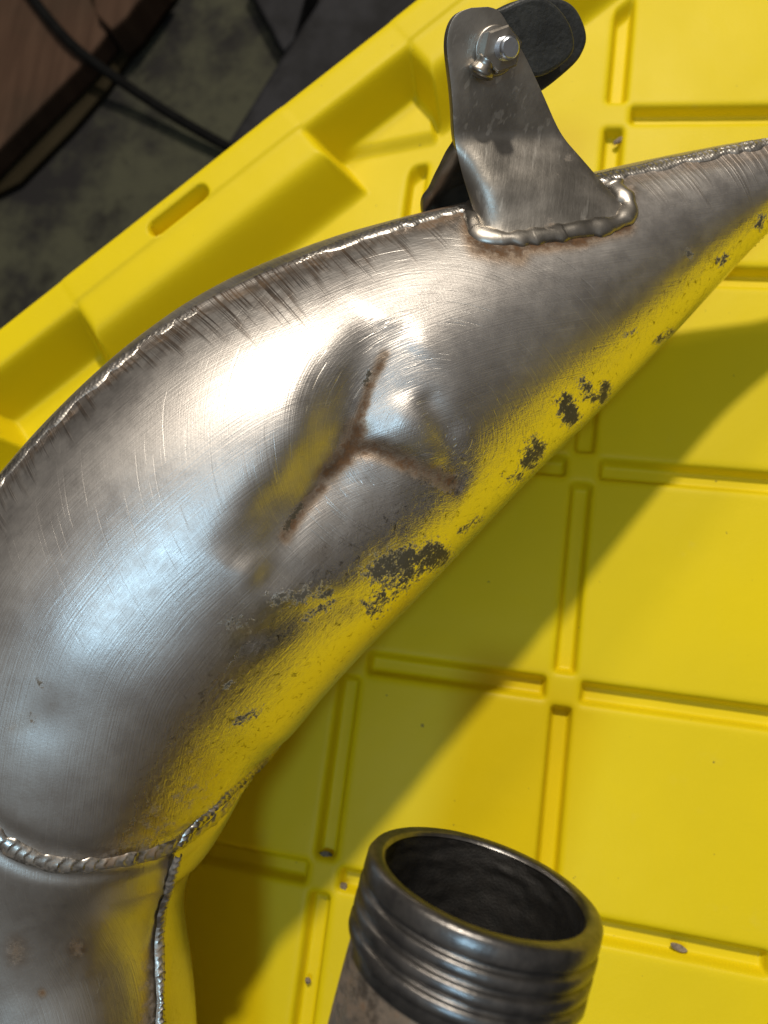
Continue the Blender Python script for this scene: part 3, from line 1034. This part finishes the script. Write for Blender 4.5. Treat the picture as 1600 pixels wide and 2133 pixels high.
def plate(name, rows, nbend, base_pts, off, thick, mat, ncol=15, label=None, back=False):
    p0 = BS + NB * off
    rows = np.array(rows, float)
    m_ = len(rows)
    nb_ = nbend
    qs = np.concatenate([np.linspace(0, nb_, nb_ * 5 + 1), np.linspace(nb_, m_ - 1, (m_ - 1 - nb_) * 6 + 1)[1:]])
    Lp = spline(np.arange(m_), rows[:, 0], qs)
    Rp = spline(np.arange(m_), rows[:, 1], qs)
    base = np.array(base_pts, float)
    bl = np.concatenate([[0], np.cumsum(np.linalg.norm(np.diff(base, axis=0), axis=1))])
    bl /= bl[-1]
    t = np.linspace(0, 1, ncol)
    bpx = np.stack([np.interp(t, bl, base[:, 0]), np.interp(t, bl, base[:, 1])], -1)
    base3 = np.array([on_shell(x, y, 0.0004)[0] for x, y in bpx]) if not back else None
    bendrow = np.array([ray_plane(*(Lp[nb_ * 5] * (1 - c) + Rp[nb_ * 5] * c), p0, NB) for c in t])
    V = []
    for k_, q in enumerate(qs):
        pr_ = np.array([Lp[k_] * (1 - c) + Rp[k_] * c for c in t])
        if q <= nb_:
            V.append([ray_plane(x, y, p0, NB) for x, y in pr_])
        else:
            f_ = (q - nb_) / (m_ - 1 - nb_)
            row = []
            for c_i in range(ncol):
                d_ = bendrow[c_i] * (1 - f_) + base3[c_i] * f_
                dist = np.linalg.norm(d_ - CW)
                r_ = pr_[c_i] * (1 - f_) + (bpx[c_i]) * f_ if f_ > 0.6 else pr_[c_i]
                if f_ > 0.6:
                    g_ = (f_ - 0.6) / 0.4
                    r_ = pr_[c_i] * (1 - g_) + bpx[c_i] * g_
                row.append(CW + ray(*r_) * dist)
            V.append(row)
    V = np.array(V)
    # soften the bend
    for _ in range(3):
        V[1:-1] = 0.25 * V[:-2] + 0.5 * V[1:-1] + 0.25 * V[2:]
    nr2, nc2 = V.shape[:2]
    f = grid_faces(nr2, nc2)
    o = mesh_obj(name, V.reshape(-1, 3), f, mat, exhaust)
    nz = Vector(o.data.polygons[len(o.data.polygons) // 2].normal)
    sm = o.modifiers.new('solid', 'SOLIDIFY')
    sm.thickness = thick
    sm.offset = -1.0 if nz.dot(Vector(NB)) > 0 else 1.0
    bv = o.modifiers.new('bevel', 'BEVEL')
    bv.width = 0.0008
    bv.segments = 3
    bv.limit_method = 'ANGLE'
    bv.angle_limit = math.radians(50)
    if label:
        o['label'] = label
    return o


FR = [((982, 16), (1016, 14)), ((958, 25), (1036, 20)), ((940, 46), (1051, 38)), ((931, 85), (1070, 72)), ((934, 130), (1094, 117)), ((939, 170), (1116, 163)),
      ((943, 212), (1135, 205)), ((945, 250), (1151, 242)), ((947, 285), (1172, 283)), ((953, 322), (1203, 320)), ((965, 370), (1243, 366)), ((978, 412), (1281, 410)), ((990, 455), (1303, 440))]
plate('bracket_plate', FR, 8, [(990, 452), (998, 470), (1025, 487), (1060, 491), (1150, 479), (1250, 463), (1290, 452), (1303, 436)], 0.0022, 0.0024, M_PLATE,
      label='brushed steel bracket plate facing up, with nut')


def slab_on_plane(name, pts, off, thick, mat, parent, bevel=0.0012, smooth_n=5, label=None, nv_=NB):
    p0 = BS + nv_ * off
    P = np.array([ray_plane(x, y, p0, nv_) for x, y in pts])
    n = len(P)
    ext = np.vstack([P[-3:], P, P[:3]])
    q = np.arange(0, n, 1.0 / smooth_n) + 3
    C_ = spline(np.arange(len(ext)), ext, q)
    n = len(C_)
    back_ = C_ - nv_ * thick
    f = [list(range(n)), list(range(n, 2 * n))[::-1]] + [[i, n + i, n + (i + 1) % n, (i + 1) % n] for i in range(n)]
    o = mesh_obj(name, np.vstack([C_, back_]), f, mat, parent, smooth=False)
    bm_fix(o)
    bv = o.modifiers.new('bevel', 'BEVEL')
    bv.width = bevel
    bv.segments = 3
    bv.limit_method = 'ANGLE'
    bv.angle_limit = math.radians(50)
    if label:
        o['label'] = label
    return o


# rear plate: flat upper part behind the front plate, flared foot on the lower half shell
P_top = [ray_plane(x, y, BS - NB * 0.0004, NB) for x, y in ((958, 40), (945, 100), (947, 180), (949, 250), (949, 300))]
P_topr = [ray_plane(x, y, BS - NB * 0.0004, NB) for x, y in ((1040, 40), (1060, 80), (1095, 160), (1130, 230), (1150, 290))]
foot_l = BS + AX * -0.0315 - NB * 0.022 - OD * 0.012
foot_r = BS + AX * 0.020 - NB * 0.022 - OD * 0.012
lf_px = ray_plane(884, 436, BS - NB * 0.016 - OD * 0.004, NB)
rows3 = [(np.array(a), np.array(b)) for a, b in zip(P_top, P_topr)]
bl_, br_ = rows3[-1]
for q in (0.2, 0.4, 0.6, 0.8, 1.0):
    rows3.append((bl_ * (1 - q) + lf_px * q, br_ * (1 - q) + (lf_px + AX * 0.040) * q))
rows3.append((lf_px - OD * 0.010 - NB * 0.006, lf_px + AX * 0.040 - OD * 0.010 - NB * 0.006))
V = np.array([[a * (1 - c) + b * c for c in np.linspace(0, 1, 8)] for a, b in rows3])
V = spline(np.arange(len(V)), V, np.linspace(0, len(V) - 1, 40))
ob = mesh_obj('bracket_plate', V.reshape(-1, 3), grid_faces(V.shape[0], V.shape[1]), M_PLATE_DARK, exhaust)
ob['label'] = 'dark rear bracket plate flaring behind the front one'
sm_ = ob.modifiers.new('solid', 'SOLIDIFY')
sm_.thickness = 0.0024
sm_.offset = -1.0 if Vector(ob.data.polygons[3].normal).dot(Vector(NB)) > 0 else 1.0

rub = slab_on_plane('rubber_mount', [(1008, 40), (1040, 18), (1072, 4), (1112, -8), (1150, 2), (1180, 34), (1196, 70), (1197, 103), (1176, 132), (1122, 160), (1090, 140), (1060, 100)],
                    -0.0004, 0.0075, M_RUBBER, exhaust, 0.0016, label='black rubber mounting pad beside the nut')
slab_on_plane('backing_plate', [(1060, 30), (1100, 0), (1150, -6), (1192, 8), (1215, 42), (1224, 80), (1214, 112), (1190, 142), (1136, 186), (1112, 180), (1080, 110)],
              -0.0090, 0.0030, M_RUBBER, exhaust, 0.0010)

# stud, nut and the bent locking lug
sp_ = ray_plane(1030, 106, BS + NB * 0.0022, NB)
e1 = nrm(AX * 0.92 + OD * 0.38)
e2 = np.cross(NB, e1)


def along(c, pairs, nseg, hexa=False, twist=0.0):
    a = np.linspace(0, 2 * np.pi, nseg, endpoint=False) + twist
    V_ = []
    for h_, r_ in pairs:
        rr = np.full(nseg, r_)
        if hexa:
            rr = r_ * math.cos(math.pi / 6) / np.cos((a - twist + math.pi / 6) % (math.pi / 3) - math.pi / 6)
        V_.append(c + NB * h_ + rr[:, None] * (np.cos(a)[:, None] * e1 + np.sin(a)[:, None] * e2))
    return np.array(V_)


bolt_pairs = [(-0.004, 0.0029)]
h_ = 0.0
while h_ < 0.0082:
    bolt_pairs += [(h_, 0.0027), (h_ + 0.00035, 0.0023), (h_ + 0.0005, 0.0023), (h_ + 0.00085, 0.0027)]
    h_ += 0.0010
bolt_pairs += [(0.0094, 0.0025), (0.0097, 0.0021), (0.0097, 0.0)]
Vb = along(sp_, bolt_pairs, 28)
stud = mesh_obj('stud_thread', Vb.reshape(-1, 3), grid_faces(len(bolt_pairs), 28, True), M_ZINC, exhaust)
stud.modifiers.new('edges', 'EDGE_SPLIT').split_angle = math.radians(35)
nut_pairs = [(0.0, 0.0056), (0.0008, 0.0058), (0.0011, 0.0056)]
Vn = along(sp_, nut_pairs + [(0.0012, 0.0054), (0.0012, 0.0)], 48)
nut = mesh_obj('hex_nut', along(sp_, [(0.0012, 0.0), (0.0010, 0.0052), (0.0010, 0.0054), (0.0050, 0.0054), (0.0056, 0.0049), (0.0057, 0.0036), (0.0059, 0.0028)], 48, True).reshape(-1, 3),
               grid_faces(7, 48, True), M_NUT, exhaust)
es = nut.modifiers.new('edges', 'EDGE_SPLIT')
es.split_angle = math.radians(28)
mesh_obj('washer', Vn.reshape(-1, 3), grid_faces(5, 48, True), M_NUT, nut)
l0 = ray_plane(1018, 118, BS + NB * 0.0055, NB)
l1 = ray_plane(996, 164, BS + NB * 0.0042, NB)
lp = np.array([l0 * (1 - q) + l1 * q for q in np.linspace(0, 1, 9)])
rr_ = np.array([0.0024, 0.0026, 0.0025, 0.0026, 0.0031, 0.0035, 0.0035, 0.0028, 0.0010])
v, f = tube(lp, rr_, 20, NB)
lug = mesh_obj('locking_lug', v, f, M_NUT, exhaust)
lug.modifiers.new('smooth', 'SUBSURF').levels = 1

# fat weld around the bracket foot
wp, wnn = [], []
for x, y in ((985, 428), (983, 450), (988, 470), (1004, 487), (1030, 497), (1060, 500), (1105, 494), (1150, 488), (1200, 480), (1250, 471), (1285, 462), (1302, 448), (1307, 428), (1296, 404), (1278, 385)):
    p_, n_ = on_shell(x, y, 0.0)
    wp.append(p_)
    wnn.append(n_)
wp = spline(np.arange(len(wp)), np.array(wp), np.linspace(0, len(wp) - 1, 120))
wnn = nrm(spline(np.arange(len(wnn)), np.array(wnn), np.linspace(0, len(wnn) - 1, 120)))
bead('bracket_weld', wp, wnn, 0.0027, 0.0024, 0.0085, M_BRWELD, exhaust, 11, 0.3, 0.14, nseg=20, soft=True)

# ------------------------------------------------------------------ crumbs lying in the channels of the lid
M_CRUMB = mat_basic('grey_brown_grit', (0.16, 0.12, 0.085), (0.34, 0.27, 0.20), 500, 0.85, 0.8, 1500)
M_CRUMB_DARK = mat_basic('dark_grit', (0.10, 0.095, 0.085), (0.30, 0.28, 0.24), 500, 0.8, 0.9, 1500)


def crumb(x, y, z, size, mat, seed, label, stretch=(1, 1, 0.7), rot=0.0):
    rng = np.random.default_rng(seed)
    c = px(x, y, z)
    a = np.linspace(0, 2 * np.pi, 14, endpoint=False)
    b = np.linspace(-np.pi / 2, np.pi / 2, 9)
    d = np.stack([np.cos(b)[:, None] * np.cos(a)[None], np.cos(b)[:, None] * np.sin(a)[None], np.sin(b)[:, None] + 0 * a[None]], -1)
    r_ = 1 + 0.55 * fnoise(d[..., 0] * 1.6 + seed, d[..., 1] * 1.6 + d[..., 2] * 2.1, seed, 3)
    r_[0], r_[-1] = r_[0].mean(), r_[-1].mean()
    V_ = d * r_[..., None] * size * np.array(stretch)
    cr, sr_ = math.cos(rot), math.sin(rot)
    V_ = np.stack([V_[..., 0] * cr - V_[..., 1] * sr_, V_[..., 0] * sr_ + V_[..., 1] * cr, V_[..., 2]], -1)
    V_[..., 2] -= V_[..., 2].min()
    o = mesh_obj('grit_crumb', (V_ + c).reshape(-1, 3), grid_faces(9, 14, True), mat, loc=c)
    tag(o, label, 'crumb', 'crumbs of dirt in the lid channels')


crumb(1289, 297, -0.0042, 0.0021, M_CRUMB, 3, 'pale elongated stone chip in the channel right of the bracket', (1.3, 0.6, 0.5), 0.5)
crumb(678, 1780, -0.0042, 0.0021, M_CRUMB_DARK, 5, 'dark grey grit clump at the channel end near the open pipe mouth', (1.35, 0.7, 0.6))
crumb(717, 1845, -0.0042, 0.0015, M_CRUMB, 7, 'round brown crumb by the channel crossing beside the ribbed collar', (1, 1, 0.8))
crumb(643, 2040, -0.0042, 0.0011, M_CRUMB, 9, 'tiny tan crumb in the channel between neck and collar', (1, 1.1, 0.7))
crumb(1412, 1972, -0.0040, 0.0017, M_CRUMB, 11, 'flat tan dirt flake in the channel right of the collar', (1.5, 0.6, 0.25), -0.2)

for o in bpy.data.objects:
    if '_org' in o:
        del o['_org']
